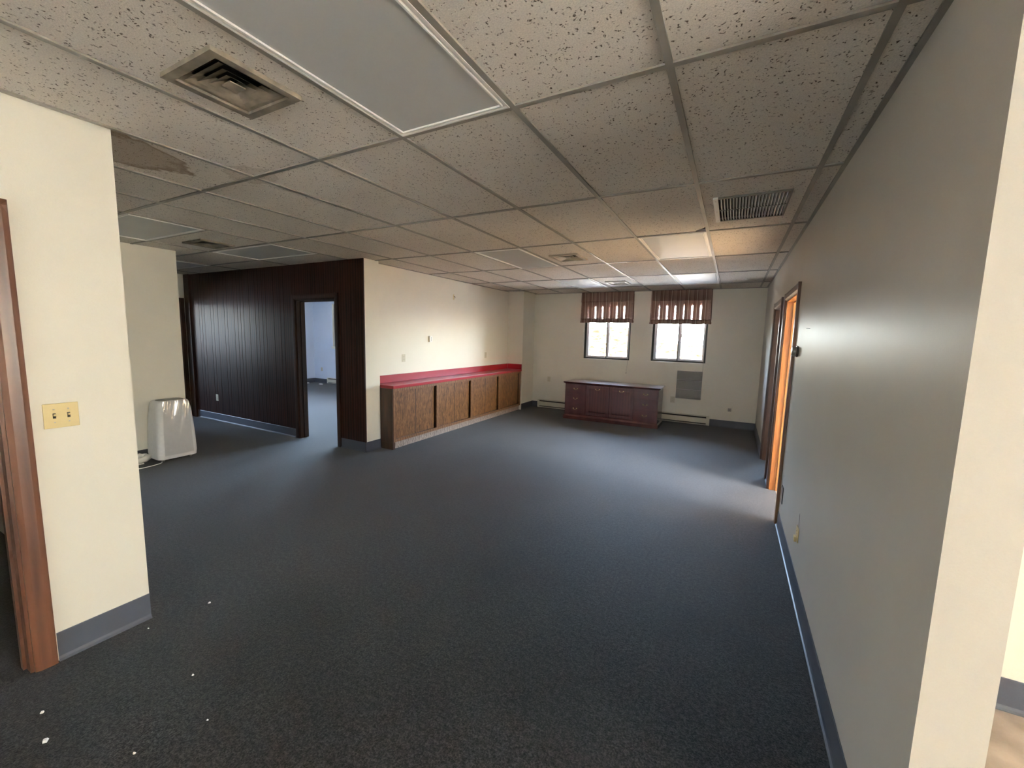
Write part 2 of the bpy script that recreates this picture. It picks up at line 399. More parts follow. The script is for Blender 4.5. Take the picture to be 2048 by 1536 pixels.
# room right of the corner (wall facing the camera, seen past the wall end)
wall_seg('wall_side', cream, XR2, 2.115, XE, 2.235, (), 'x')
wall_seg('wall_divider', cream, XR2, 4.95, XE, 5.05, (), 'x')
# near left wall with the door opening at its near part
DL = (-0.72, 0.125)
wall_seg('wall_left', cream, XL - T, YS, XL, YL, [(DL[0], DL[1], -.02, 2.035)], 'y')
wall_seg('wall_store', cream, XN, YL - T, XL - T, YL, (), 'x')
# beige wall by the portable air conditioner and the hall beyond it
wall_seg('wall_alcove', cream, XB - T, YL, XB, YBG, (), 'y')
wall_seg('wall_hall', cream, XF, YBG - T, XB - T, YBG, (), 'x')
DF = (2.37, 3.33)
wall_seg('wall_far', cream, XF - T, YBG - T, XF, YP + .13, [(DF[0], DF[1], -.02, 2.05)], 'y')
# core of the panelled wall
DP = (-5.955, -5.115)
wall_seg('wall_core', cream, XF, YP + .012, XP, YP + .13, [(DP[0], DP[1], -.02, 2.04)], 'x')
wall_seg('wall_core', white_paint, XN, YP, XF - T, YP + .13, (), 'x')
wall_seg('wall_stub', cream, XP - .15, YP + .13, XP, YSTUB, (), 'y')
wall_seg('wall_counter', cream, XC - .11, YSTUB, XC, YCOL, (), 'y')
struct(box('wall_column', cream, XC - .11, YCOL, -.02, XCOL, YB, TOP))

# walnut paneling: boards of uneven width with V grooves, face at y = YP
def boards(mb, x0, x1, z0, z1):
    x = x0
    while x < x1 - 0.01:
        w = random.choice([0.085, 0.10, 0.135, 0.16, 0.20]); q = min(x + w, x1)
        if x1 - q < 0.04: q = x1
        g = 0.0035
        mb.prism([(x, YP + .012), (x, YP + g), (x + g, YP), (q - g, YP), (q, YP + g), (q, YP + .012)], 'z', z0, z1)
        x = q
mb = MB()
boards(mb, XF, DP[0], 0, H); boards(mb, DP[1], XP, 0, H); boards(mb, DP[0], DP[1], 2.04, H)
struct(mb.build('wall_paneled', panel_wood))
struct(box('trim_1', dark_casing, XP - .004, YP - .004, 0, XP + .003, YP + .016, H))
struct(box('trim_2', dark_casing, XF, YP - .035, 0, XF + .16, YP, H))

# ceiling ---------------------------------------------------------
fix = {}      # cells taken by light fixtures: (x0,y0) lower corner -> skip
lights = [(-1.83, 0.0, 0), (-1.22, 3.66, 0), (-3.05, 3.66, 0), (-1.22, 6.10, 0), (-3.05, 6.10, 0),
          (-6.10, 1.22, 1), (-6.10, 2.44, 1), (-8.54, 2.44, 1)]
taken = {(round(x, 2), round(y, 2)) for x, y, r in lights}
cells = []
def rng(a, b, st):
    k = a
    while k < b - 1e-6: yield round(k, 3); k += st
for x in rng(-4.88, 3.6, .61):
    for y in rng(-4.88, 8.5, 1.22): cells.append((x, y, .61, 1.22))
for x in rng(-12.2, -4.9, .61):
    for y in rng(-4.88, 1.2, 1.22): cells.append((x, y, .61, 1.22))
for x in rng(-12.2, -4.9, 1.22):
    for y in rng(1.22, 8.5, .61): cells.append((x, y, 1.22, .61))
holes = {(-2.44, 0.0): (-2.14, 0.615, .15, .15), (-2.44, 3.66): (-2.145, 4.35, .15, .17), (-2.44, 6.10): (-2.15, 6.76, .15, .17),
         (-0.61, 2.44): (-0.30, 3.065, .21, .28), (-6.10, 1.83): (-5.60, 2.19, .17, .15)}
mb = MB()
TZ = H + .007
for (x, y, w, d) in cells:
    if (round(x, 2), round(y, 2)) in taken: continue
    z1 = TZ + .015; zt = TZ + random.uniform(-.001, .0015)
    key = (round(x, 2), round(y, 2))
    if key in holes:
        cx, cy, hx, hy = holes[key]
        mb.box(x, y, zt, cx - hx, y + d, z1); mb.box(cx + hx, y, zt, x + w, y + d, z1)
        mb.box(cx - hx, y, zt, cx + hx, cy - hy, z1); mb.box(cx - hx, cy + hy, zt, cx + hx, y + d, z1)
    elif key == (-1.22, 2.44):     # tile with its far right corner broken off
        mb.prism([(x, y), (x + w, y), (x + w, y + d - .15), (x + w - .025, y + d - .105), (x + w - .055, y + d - .07), (x + w - .09, y + d - .035), (x + w - .10, y + d), (x, y + d)], 'z', zt, z1)
    else: mb.box(x, y, zt, x + w, y + d, z1)
ceil = struct(mb.build('ceiling', tile_m))
mb = MB(); gw = .0125
ys1 = [round(-4.88 + 1.22 * k, 3) for k in range(12)]
mb2 = MB()
for x in [round(-4.88 + .61 * k, 3) for k in range(15)]:
    if x < 3.6 : mb.box(x - gw, YS, H - .001, x + gw, YB, TZ)
for y in ys1:
    if YS < y < YB: mb.box(-4.88, y - gw, H - .0005, XE, y + gw, TZ)
for x in [round(-12.2 + .61 * k, 3) for k in range(12)]:
    if x > XN: mb.box(x - gw, YS, H - .001, x + gw, 1.22, TZ)
for y in (-3.66, -2.44, -1.22, 0.0): mb.box(XN, y - gw, H - .0005, -4.88, y + gw, TZ)
for x in (-10.98, -9.76, -8.54, -7.32, -6.10): mb.box(x - gw, 1.22, H - .0005, x + gw, YB, TZ)
for k in range(12):
    y = 1.22 + .61 * k
    if y < YB: mb.box(XN, y - gw, H - .001, -4.88, y + gw, TZ)
mb.build('ceiling_grid', grid_m, ceil)
box('roof_deck', black_m, XN - .2, YS - .2, H + .40, XE + .2, YB + .22, H + .50, ceil)
# lone wall angle along the walls
mb = MB()
mb.box(XR - .022, YN, H - .001, XR, YB, TZ); mb.box(XCOL, YB - .022, H - .001, XR, YB, TZ)
mb.box(XC, YSTUB, H - .001, XC + .02, YCOL, TZ)
mb.build('wall_angle', grid_m, ceil)

# light fixtures
def troffer():
    t = thing('ceiling_light', '', 'ceiling light', (0, 0, H))
    w, d = .61 - 2 * gw, 1.22 - 2 * gw
    f = MB(); z = .004
    a, c = w / 2, d / 2
    def ring(o, i, zb, zt):
        f.box(-a + o, -c + o, zb, -a + i, c - o, zt); f.box(a - i, -c + o, zb, a - o, c - o, zt)
        f.box(-a + i, -c + o, zb, a - i, -c + i, zt); f.box(-a + i, c - i, zb, a - i, c - o, zt)
    ring(0, .008, -.003, .03); ring(.008, .022, .004, .03); ring(.022, .029, -.004, .03)
    f.build('frame', white_metal, t)
    MB().box(-a + .029, -c + .029, .003, a - .029, c - .029, .012).build('diffuser', lens_m, t)
    MB().box(-a + .01, -c + .01, .03, a - .01, c - .01, .10).build('housing', black_m, t)  # coloured black so the gap at the broken tile reads as shade
    return t
tl = ['grey unlit ceiling light panel nearest the camera, cut off by the top of the photo',
      'unlit ceiling light panel beside the broken tile corner, right of the two middle ones',
      'unlit ceiling light panel in the middle of the ceiling, left of the dark square vent',
      'bright white ceiling light panel close above the right window blind',
      'bright white ceiling light panel close above the left window blind',
      'dull grey ceiling light panel beside the beige alcove wall, partly hidden by the near wall',
      'dull grey ceiling light panel with a bright edge, near the dark wood paneling',
      'darkest ceiling light panel at the far end of the hall']
L0 = troffer()
for i, (x, y, r) in enumerate(lights):
    w, d = (.61, 1.22) if r == 0 else (1.22, .61)
    if i == 0:
        o = L0; o.location = (x + w / 2, y + d / 2, H); o['label'] = tl[0]
    else: o = dup(L0, (x + w / 2, y + d / 2, H), 0 if r == 0 else PI / 2, tl[i])
    o['group'] = 'lay-in ceiling light panels'

# square louvred diffusers
def diffuser(hx, hy, fm, name='ceiling_vent'):
    t = thing(name, '', 'ceiling vent', (0, 0, H))
    f = MB(); fl = .028; X, Y = hx + fl - .005, hy + fl - .005
    for (a, b_, c, d) in ((-X, -Y, -hx + .01, Y), (hx - .01, -Y, X, Y), (-hx + .01, -Y, hx - .01, -hy + .01), (-hx + .01, hy - .01, hx - .01, Y)):
        f.box(a, b_, -.010, c, d, .007)
    f.build('frame', fm, t)
    for k in range(5):
        s0 = 1 - .19 * k - .03; s1 = s0 - .30
        g = MB(); z0, z1 = -.003, .024
        ax, ay, bx, by = hx * s0, hy * s0, hx * s1, hy * s1
        if k == 4: bx, by = 0.001, 0.001; z1 = z0 + .003
        # four sloping blades of one ring: wide (low) edge outside? low edge towards the centre throws air outward
        g.rings([[(-ax, -ay, z0), (ax, -ay, z0), (ax, ay, z0), (-ax, ay, z0)],
                 [(-bx, -by, z1), (bx, -by, z1), (bx, by, z1), (-bx, by, z1)]], cap=False) if k < 4 else g.box(-hx * .2, -hy * .2, z0, hx * .2, hy * .2, z0 + .004)
        g.build('louver_ring', fm, t)
    f = MB()
    f.box(-hx, -hy, .06, hx, hy, .065); f.box(-hx - .004, -hy, .0, -hx, hy, .065); f.box(hx, -hy, .0, hx + .004, hy, .065)
    f.box(-hx, -hy - .004, 0, hx, -hy, .065); f.box(-hx, hy, 0, hx, hy + .004, .065)
    f.build('duct_collar', black_m, t)
    return t
def setl(o, loc, label, rz=0):
    o.location = loc; o['label'] = label; o.rotation_euler[2] = rz; return o
v1 = setl(diffuser(.15, .145, vent_dirty), (-2.14, .615, H), 'sooty square ceiling vent with stepped louvers, nearest the camera at upper left')
v2 = setl(diffuser(.15, .17, vent_m), (-2.145, 4.35, H), 'square ceiling vent between the two middle light panels')
v3 = dup(v2, (-2.15, 6.76, H), 0, 'small-looking square ceiling vent above the gap between the two windows')
v4 = setl(diffuser(.17, .15, vent_dirty), (-5.60, 2.19, H), 'dark ceiling vent by the beige alcove wall, between two grey light panels')
for q in (v1, v2, v3, v4): q['group'] = 'square ceiling vents'

# return grille with two banks of tilted blades
t = thing('ceiling_grille', 'rectangular ceiling return grille with two banks of white blades, near the right wall', 'ceiling vent', (-.30, 3.065, H))
f = MB()
for (a, b_, c, d) in ((.205, -.295, .215, .295), (-.205, -.295, .205, -.275), (-.205, .275, .205, .295)): f.box(a, b_, -.004, c, d, .007)
f.box(-.205, -.007, -.002, .205, .007, .004)
f.build('frame', louver_m, t)
MB().box(-.235, -.30, -.006, -.205, .30, .007).build('side_flange', white_metal, t)
for (ya, yb) in ((-.275, -.008), (.008, .275)):
    g = MB()
    for k in range(22):
        x = -.196 + k * .0187
        g.prism([(x + .0085, -.003), (x + .0125, -.003), (x + .0035, .013), (x, .013)], 'y', ya, yb)
    g.build('blade_bank', white_metal, t)
f = MB(); f.box(-.21, -.28, .06, .21, .28, .065); f.box(-.214, -.28, .007, -.21, .28, .065); f.box(.21, -.28, .007, .214, .28, .065)
f.box(-.21, -.284, .007, .21, -.28, .065); f.box(-.21, .28, .007, .21, .284, .065); f.build('duct_collar', black_m, t)
for yy in (-.25, 0, .25): MB().lathe([(.004, -.0075), (.004, -.006)], (-.22, yy, 0), 'z', 8).build('screw', steel, t)

# ------------------------------------------------------------------ baseboards
def baseboard(name, p, q, n, h=.132, z=0.0):
    """cove base from p to q (xy), n = outward normal (xy)"""
    p, q, n = Vector((*p, 0)), Vector((*q, 0)), Vector((*n, 0)).normalized()
    prof = [(0, 0), (.016, 0), (.0155, .004), (.009, .010), (.0045, .022), (.0035, h - .003), (.002, h), (0, h)]
    mb = MB(); mb.rings([[e + n * u + Vector((0, 0, v + z)) for u, v in prof] for e in (p, q)])
    return struct(mb.build(name, cove))
g = .0005
baseboard('baseboard_right', (XR - g, YN), (XR - g, DA[0] - .07), (-1, 0))
baseboard('baseboard_right', (XR - g, DA[1] + .07), (XR - g, DB[0] - .07), (-1, 0))
baseboard('baseboard_right', (XR - g, DB[1] + .07), (XR - g, YB), (-1, 0))
baseboard('baseboard_end', (XR2 + g, YN), (XR2 + g, 2.115), (1, 0))
baseboard('baseboard_side', (XR2, 2.115 - g), (XE, 2.115 - g), (0, -1), .148)
baseboard('baseboard_back', (XCOL, YB - g), (-4.19, YB - g), (0, -1))
baseboard('baseboard_back', (-.63, YB - g), (XR, YB - g), (0, -1))
baseboard('baseboard_column', (XCOL + g, YCOL - .0), (XCOL + g, YB), (1, 0))
baseboard('baseboard_stub', (XP + g, YP), (XP + g, YSTUB), (1, 0))
baseboard('baseboard_paneled', (DP[1] + .045, YP - .001), (XP, YP - .001), (0, -1))
baseboard('baseboard_paneled', (XF + .16, YP - .001), (DP[0] - .09, YP - .001), (0, -1))
baseboard('baseboard_left', (XL + g, .197), (XL + g, YL), (1, 0), .14)
baseboard('baseboard_alcove', (XB + g, YL), (XB + g, YBG), (1, 0))
baseboard('baseboard_hall', (XF, YBG + g), (XB, YBG + g), (0, 1))
baseboard('baseboard_room', (XN, YB - g), (-5, YB - g), (0, -1))
baseboard('baseboard_room', (XN + g, YP + .13), (XN + g, YB), (1, 0))

# ------------------------------------------------------------------ door frames
def casing_frame(name, x, y, rz, a0, a1, hd, wall_t, cm, jm, cw=.068, ct=.024, back=True, stop=True):
    """doorway frame; local x runs along the wall, local -y is the side seen; origin on the wall face"""
    e = struct(empty(name, (x, y, 0), rz))
    prof = lambda s: [(0, 0), (0, -ct * .5), (s * cw * .25, -ct * .9), (s * cw * .75, -ct), (s * cw, -ct * .9), (s * cw, 0)]
    mb = MB()
    # profile from inner edge outwards
    mb.prism([(a0 + .006 - u * 1.0, v) for u, v in prof(1)], 'z', 0, hd + cw)
    mb.prism([(a1 - .006 + u, v) for u, v in prof(1)], 'z', 0, hd + cw)
    def headp(u, v): return (v, hd - .006 + u)
    mb.prism([headp(u, v) for u, v in prof(1)], 'x', a0 - cw + .008, a1 + cw - .008)
    mb.build('casing', cm, e)
    mb = MB(); jt = .018
    mb.box(a0, 0, 0, a0 + jt, wall_t, hd); mb.box(a1 - jt, 0, 0, a1, wall_t, hd); mb.box(a0 + jt, 0, hd - jt, a1 - jt, wall_t, hd)
    mb.build('jamb', jm, e)
    if stop:
        mb = MB(); s0, s1 = wall_t * .46, wall_t * .46 + .032
        mb.box(a0 + jt, s0, 0, a0 + jt + .011, s1, hd - jt); mb.box(a1 - jt - .011, s0, 0, a1 - jt, s1, hd - jt)
        mb.box(a0 + jt + .011, s0, hd - jt - .011, a1 - jt - .011, s1, hd - jt)
        mb.build('door_stop', jm, e)
    if back:
        mb = MB()
        mb.box(a0 - cw, wall_t, 0, a0 + .004, wall_t + .014, hd + cw); mb.box(a1 - .004, wall_t, 0, a1 + cw, wall_t + .014, hd + cw)
        mb.box(a0 + .004, wall_t, hd - .004, a1 - .004, wall_t + .014, hd + cw)
        mb.build('back_casing', cm, e)
    return e
# facing -X: rz=-90deg maps local x -> -Y world; local y -> +X
e = casing_frame('door_1', XR, 0, FACE_W, -DA[1], -DA[0], DH, XR2 - XR, casing_wood, sunlit_jamb_wood)
e = casing_frame('door_2', XR, 0, FACE_W, -DB[1], -DB[0], DH, XR2 - XR, casing_wood, casing_wood)
# facing +X: rz=+90 maps local x -> +Y, local y -> -X
e = casing_frame('door_3', XL, 0, FACE_E, DL[0], DL[1], 2.035, T, casing_wood, casing_wood, .072, .022)
e = casing_frame('door_4', 0, YP, FACE_S, DP[0], DP[1], 2.04, .13, dark_casing, dark_casing, .075, .018)
mb = MB().box(DP[0] + .018, .060, .78, DP[0] + .0205, .092, .86); mb.build('strike_plate', steel, e)
e = casing_frame('door_5', XF, 0, FACE_E, DF[0], DF[1], 2.05, T, dark_casing, dark_casing, .075, .02)
MB().box(DF[1] - .0205, .03, .78, DF[1] - .018, .07, .86).build('strike_plate', steel, e)

# ------------------------------------------------------------------ windows
def window(name, x, y, rz, w, zb, zt, depth, style='slider', sill=True):
    """origin at centre of opening on interior face; local -y is inside"""
    e = struct(empty(name, (x, y, 0), rz)); a = w / 2
    f = MB(); fw = .040; y0, y1 = depth * .30, depth * .62
    f.box(-a, y0, zb, -a + fw, y1, zt); f.box(a - fw, y0, zb, a, y1, zt)
    f.box(-a + fw, y0, zb, a - fw, y1, zb + fw * .8); f.box(-a + fw, y0, zt - fw, a - fw, y1, zt)
    f.build('frame', bronze_fr, e)
    sw = .034; iz0, iz1 = zb + fw * .8, zt - fw
    for (p, q, yy) in ((-a + fw, .012, y0 + .030), (-.012, a - fw, y0 + .012)):
        s_ = MB()
        s_.box(p, yy, iz0, p + sw * 1.5, yy + .022, iz1); s_.box(q - sw, yy, iz0, q, yy + .022, iz1)
        s_.box(p + sw * 1.5, yy, iz0, q - sw, yy + .022, iz0 + sw); s_.box(p + sw * 1.5, yy, iz1 - sw, q - sw, yy + .022, iz1)
        so = s_.build('sash', white_vinyl, e)
        MB().box(p + sw * 1.5, yy + .009, iz0 + sw, q - sw, yy + .013, iz1 - sw).build('pane', glass_m, so)
    f = MB().box(-.017, y0 + .004, iz0, -.012 + .010, y0 + .012, iz1); f.build('meeting_rail', bronze_fr, e)
    MB().box(.030, y0 - .004, (iz0 + iz1) / 2 - .10, .048, y0 + .012, (iz0 + iz1) / 2 - .03).build('latch', grey_pl, e)
    if sill:
        f = MB(); f.box(-a - .045, -.035, zb - .022, a + .045, 0, zb); f.box(-a + .0, 0, zb - .0, a, y0, zb + .004)
        f.box(-a - .02, -.016, zb - .068, a + .02, -.0, zb - .022)
        f.build('sill', sill_m, e)
        f = MB(); f.box(-a, 0, zb + .004, -a + .006, y0, zt); f.box(a - .006, 0, zb + .004, a, y0, zt); f.build('jamb_liner', sill_m, e)
    return e
def portal(x, y, z, w, h, rot):
    l = bpy.data.lights.new('portal', 'AREA'); l.shape = 'RECTANGLE'; l.size = w; l.size_y = h
    o = bpy.data.objects.new('window_portal', l); C.objects.link(o); o.location = (x, y, z); o.rotation_euler = rot
    l.cycles.is_portal = True
    return o
def wpair(n, W, sill=True):
    window('window_%d' % n, (W[0] + W[1]) / 2, YB, 0, W[1] - W[0], W[2], W[3], .22, sill=sill)
    portal((W[0] + W[1]) / 2, YB + .21, (W[2] + W[3]) / 2, W[1] - W[0], W[3] - W[2], (-PI / 2, 0, 0))
wpair(1, W1); wpair(2, W2); wpair(3, WN[0]); wpair(4, WN[1]); wpair(5, WN[2]); wpair(6, WB)
def wside(n, x, W, rz, prot):
    window('window_%d' % n, x, (W[0] + W[1]) / 2, rz, W[1] - W[0], W[2], W[3], .2)
    portal(x + prot, (W[0] + W[1]) / 2, (W[2] + W[3]) / 2, W[3] - W[2], W[1] - W[0], (0, PI / 2 if prot > 0 else -PI / 2, 0))
wside(7, XE, WA, FACE_W, .19); wside(8, XE, WE, FACE_W, .19); wside(9, XN, WW, FACE_E, -.19)
t = thing('diffusing_blind', 'unseen white roller blind added to diffuse light into the side room', 'blind', (XE, (WE[0] + WE[1]) / 2, 0), FACE_W)  # added blind, softens the sun for the near walls and ceiling
MB().box(-1.35, -.030, .76, 1.35, -.027, 2.26).build('blind_cloth', blind_m, t)
MB().tube([(-1.35, -.035, 2.28), (1.35, -.035, 2.28)], .025, 12).build('roller', white_metal, t)
window('window_10', (WS[0] + WS[1]) / 2, YS, PI, WS[1] - WS[0], WS[2], WS[3], .2)
portal((WS[0] + WS[1]) / 2, YS - .19, (WS[2] + WS[3]) / 2, WS[1] - WS[0], WS[3] - WS[2], (PI / 2, 0, 0))
t = thing('diffusing_blind', 'unseen white roller blind added to diffuse light from behind the main room', 'blind', ((WS[0] + WS[1]) / 2, YS, 0), PI)  # added blind, turns the rear window into a soft fill
MB().box(-1.15, -.030, .76, 1.15, -.027, 2.26).build('blind_cloth', blind_m, t)
MB().tube([(-1.15, -.035, 2.28), (1.15, -.035, 2.28)], .025, 12).build('roller', white_metal, t)

# ------------------------------------------------------------------ roman shades
def shade(name, label, xc, w, zb):
    t = thing(name, label, 'window shade', (xc, YB, 0), 0, 'striped woven window shades')
    a = w / 2; zt = H - .004; seg = 40
    def cloth(nm, y, z0, z1, mat, amp=.004, flare=.0, th=.003):
        mb = MB(); nz = 8; rows = []
        for j in range(nz + 1):
            tz = j / nz; z = z0 + (z1 - z0) * tz; row = []
            wa = a + flare * (1 - tz)
            for i in range(seg + 1):
                u = -1 + 2 * i / seg
                row.append((u * wa, -(y + amp * math.sin(u * 17 + tz * 2) + .004 * math.sin(u * 5)), z + .003 * math.sin(u * 9)))
            rows.append(row)
        V = [[mb.bm.verts.new(p) for p in r] for r in rows]
        for j in range(nz):
            for i in range(seg): mb.bm.faces.new([V[j][i], V[j][i + 1], V[j + 1][i + 1], V[j + 1][i]])
        o = mb.build(nm, mat, t, True)
        o.modifiers['edge'].split_angle = PI
        sd = o.modifiers.new('th', 'SOLIDIFY'); sd.thickness = th
        return o
    MB().box(-a + .01, -.062, zt - .035, a - .01, -.012, zt).build('headrail', white_metal, t)
    cloth('valance', .085, zt - .20, zt, fab_solid, .003, .004)
    cloth('fabric_panel', .066, zb + .07, zt - .05, fab_sheer, .003, .012)
    # stacked folds at the bottom
    for k, (dy, z0, z1) in enumerate(((.070, zb + .012, zb + .085), (.082, zb + .005, zb + .078), (.094, zb, zb + .070))):
        cloth('bottom_fold', dy, z0, z1, fab_solid, .004, .016 - .002 * k)
    cx = a - .065
    MB().tube([(cx, -.10, zb + .02), (cx, -.075, zb - .35), (cx - .004, -.06, zb - .85), (cx - .018, -.06, zb - (.99 if xc < -2 else .93))], .0022, 6).build('pull_cord', cord_m, t)
    MB().lathe([(.002, 0), (.007, -.012), (.009, -.03), (.004, -.036)], (cx - .018, -.06, zb - (.985 if xc < -2 else .925)), 'z', 10).build('cord_tassel', cord_m, t, True)
    return t
shade('roman_shade', 'raised striped woven shade on the left of the two windows', -2.675, 1.075, 1.912)
shade('roman_shade', 'raised striped woven shade on the right of the two windows, above the grey wall cover', -1.272, 1.065, 1.895)

# ------------------------------------------------------------------ built-in counter with sliding doors
CY0, CY1 = YSTUB + .004, YCOL - .003
cx = -4.355                # door plane
t = thing('base_cabinet', 'long low oak cabinet with sliding doors under the red counter', 'cabinet', (cx, CY0, 0), FACE_E)
LN = CY1 - CY0; D = abs(XC - cx) - .002
# local: x along world +Y, -y outwards (world +X)
mb = MB(); mb.box(0, .018, .095, .018, D, .845); mb.box(LN - .018, .018, .095, LN, D, .845); mb.box(.018, .018, .095, LN - .018, D, .113)
mb.box(.018, D - .008, .113, LN - .018, D, .845)
mb.build('carcass', oak_dark, t)
MB().box(0, 0, .10, .018, .0175, .845).box(0, .0, .0, .045, .018, .10).box(0, .018, 0, .018, D, .0945).build('end_panel', oak_dark, t)
stiles = [(0.018, .050), (.945, .995), (1.905, 1.955), (2.885, 2.935), (LN - .05, LN)]
mb = MB()
for p, q in stiles: mb.box(p, -.004, .14, q, .018, .805)
mb.box(.018, -.004, .805, LN, .018, .845); mb.box(.018, -.004, .10, LN, .018, .14)
mb.build('face_frame', oak_frame, t)
bays = [(stiles[i][1], stiles[i + 1][0]) for i in range(4)]
for (p, q) in bays:
    m_ = p + .46 * (q - p)
    MB().box(p - .0, .0185, .1405, m_ + .02, .024, .8045, .001).build('sliding_door', oak_panel, t)
    MB().box(m_ - .02, .030, .1405, q - .022, .036, .8045, .001).build('sliding_door', oak_panel, t)  # stops short of the stile, the dark gap stands for door shadow
    mb = MB(); mb.box(m_ + .02, .0185, .1405, m_ + .034, .0295, .8045); mb.build('door_shadow_strip', oak_dark, t)  # dark strip painted in for the shadow beside the front door
MB().box(.055, .030, 0, LN, .045, .0995).build('toe_board', toe_wood, t)
# counter top with back splash
t = thing('counter_top', 'red laminate counter top with matching backsplash along the left wall', 'countertop', (cx, CY0, 0), FACE_E)
MB().box(-.002, -.022, .846, LN, D, .886, .003).build('worktop', red_lam, t)
mb = MB(); mb.box(-.002, D - .020, .8865, LN - .02, D, .995, .002); mb.build('back_splash', red_lam, t)
MB().box(LN - .019, -.018, .8865, LN, D - .021, .995, .002).build('side_splash', red_lam, t)

# ------------------------------------------------------------------ credenza
t = thing('credenza', 'dark mahogany credenza with drawers at both ends, standing below the windows', 'credenza', (-2.322, 7.50, 0), 0)
CW, CD, CH = 1.80, .56, .735
a, c = CW / 2, CD / 2
MB().box(-a + .02, -c + .02, .09, a - .02, c - .01, CH - .035, .002).build('body', mahog, t)
MB().rings([[(-a * s_, (-c) * s2, z) for s_, s2, z in ((1, 1, 0),)] for _ in range(0)] or [
    [(-a, -c, 0), (a, -c, 0), (a, c, 0), (-a, c, 0)], [(-a, -c, .062), (a, -c, .062), (a, c, .062), (-a, c, .062)],
    [(-a + .008, -c + .008, .074), (a - .008, -c + .008, .074), (a - .008, c - .004, .074), (-a + .008, c - .004, .074)],
    [(-a + .018, -c + .018, .09), (a - .018, -c + .018, .09), (a - .018, c - .01, .09), (-a + .018, c - .01, .09)]]).build('plinth', mahog, t)
def rr(x, y, z): return [(-a - x, -c - y, z), (a + x, -c - y, z), (a + x, c + .0, z), (-a - x, c + .0, z)]
MB().rings([rr(-.018, -.018, CH - .0345), rr(-.008, -.008, CH - .030), rr(.008, .008, CH - .022), rr(.014, .014, CH - .012), rr(.010, .010, CH - .003), rr(.004, .004, CH)]).build('top', mahog, t)
def bail(parent, x, z, y):
    h = empty('tmp'); bpy.data.objects.remove(h)
    mb = MB()
    for s_ in (-1, 1): mb.lathe([(.011, 0), (.012, -.003), (.006, -.006), (.005, -.016), (.0065, -.019), (.002, -.021)], (x + s_ * .034, y, z), 'y', 12)
    pts = [(x + .034 * math.cos(PI * k / 10), y - .017 - .004 * math.sin(PI * k / 10), z - .018 * math.sin(PI * k / 10)) for k in range(11)]
    mb.tube(pts, .0024, 8)
    return mb.build('handle', brass, parent, True)
fy = -c + .02
def front(name, x0, x1, z0, z1, mat, hz=None, fielded=False):
    mb = MB(); mb.box(x0, fy - .014, z0, x1, fy - .0005, z1, .003)
    o = mb.build(name, mat, t)
    if fielded:
        mb = MB(); i = .055
        mb.rings([[(x0 + i, fy - .0142, z0 + i), (x1 - i, fy - .0142, z0 + i), (x1 - i, fy - .0142, z1 - i), (x0 + i, fy - .0142, z1 - i)],
                  [(x0 + i + .012, fy - .020, z0 + i + .012), (x1 - i - .012, fy - .020, z0 + i + .012), (x1 - i - .012, fy - .020, z1 - i - .012), (x0 + i + .012, fy - .020, z1 - i - .012)]])
        mb.build('raised_panel', mat, o)
    bail(o, (x0 + x1) / 2, hz if hz else (z0 + z1) / 2 + .01, fy - .0142)
    return o
cols = [(-a + .04, -a + .44), (-a + .455, -.0075), (.0075, a - .455), (a - .44, a - .04)]
for k in (0, 3):
    for z0, z1 in ((.115, .305), (.315, .505), (.515, .685)): front('drawer', cols[k][0], cols[k][1], z0, z1, mahog)
for k in (1, 2): front('door', cols[k][0], cols[k][1], .115, .685, mahog_v, .625, True)

# ------------------------------------------------------------------ baseboard heaters
def heater(x0, x1, y, label):
    w = x1 - x0
    t = thing('baseboard_heater', label, 'heater', ((x0 + x1) / 2, y, 0), 0, 'electric baseboard heaters')
    a = w / 2
    prof = [(0, .02), (-.006, .02), (-.006, .178), (0, .178)]
    MB().prism(prof, 'x', -a, a).prism([(-.006, .178), (-.050, .168), (-.052, .172), (-.006, .184)], 'x', -a, a).build('back_plate', heater_m, t)
    MB().prism([(-.060, .050), (-.064, .050), (-.066, .138), (-.056, .144), (-.055, .141), (-.062, .136)], 'x', -a + .01, a - .01).prism([(-.006, .02), (-.058, .02), (-.060, .030), (-.006, .026)], 'x', -a, a).build('front_cover', heater_m, t)
    MB().box(-a - .001, -.066, .018, -a + .045, -.001, .182, .003).build('end_cap', heater_m, t)
    MB().box(a - .045, -.066, .018, a + .001, -.001, .182, .003).build('end_cap', heater_m, t)
    mb = MB().box(-a + .04, -.054, .032, a - .04, -.0065, .166); mb.build('slot_shade_core', black_m, t)  # black filling that stands for the shade inside the slots
    return t
heater(-4.17, -2.46, YB - .0005, 'cream baseboard heater left of the dark credenza, running behind it')
heater(-2.44, -.64, YB - .0005, 'cream baseboard heater right of the dark credenza, below the grey wall cover')
heater(-11.3, -9.6, YB - .0005, 'small-looking white baseboard heater seen through the doorway in the paneled wall')

# grey air-conditioner sleeve cover: three folded panels
t = thing('wall_sleeve_cover', 'grey three-panel wall cover below the right window', 'wall cover', (-1.03, YB, .478), 0)
for k in range(3):
    z0 = k * .178
    MB().prism([(-.001, z0 + .001), (-.028, z0 + .002), (-.040, z0 + .010), (-.022, z0 + .172), (-.001, z0 + .176)], 'x', -.222, .222).build('panel', louver_m, t)
    MB().box(-.222, -.043, z0 + .0005, .222, -.0285, z0 + .0085).build('panel_lip', louver_edge, t)

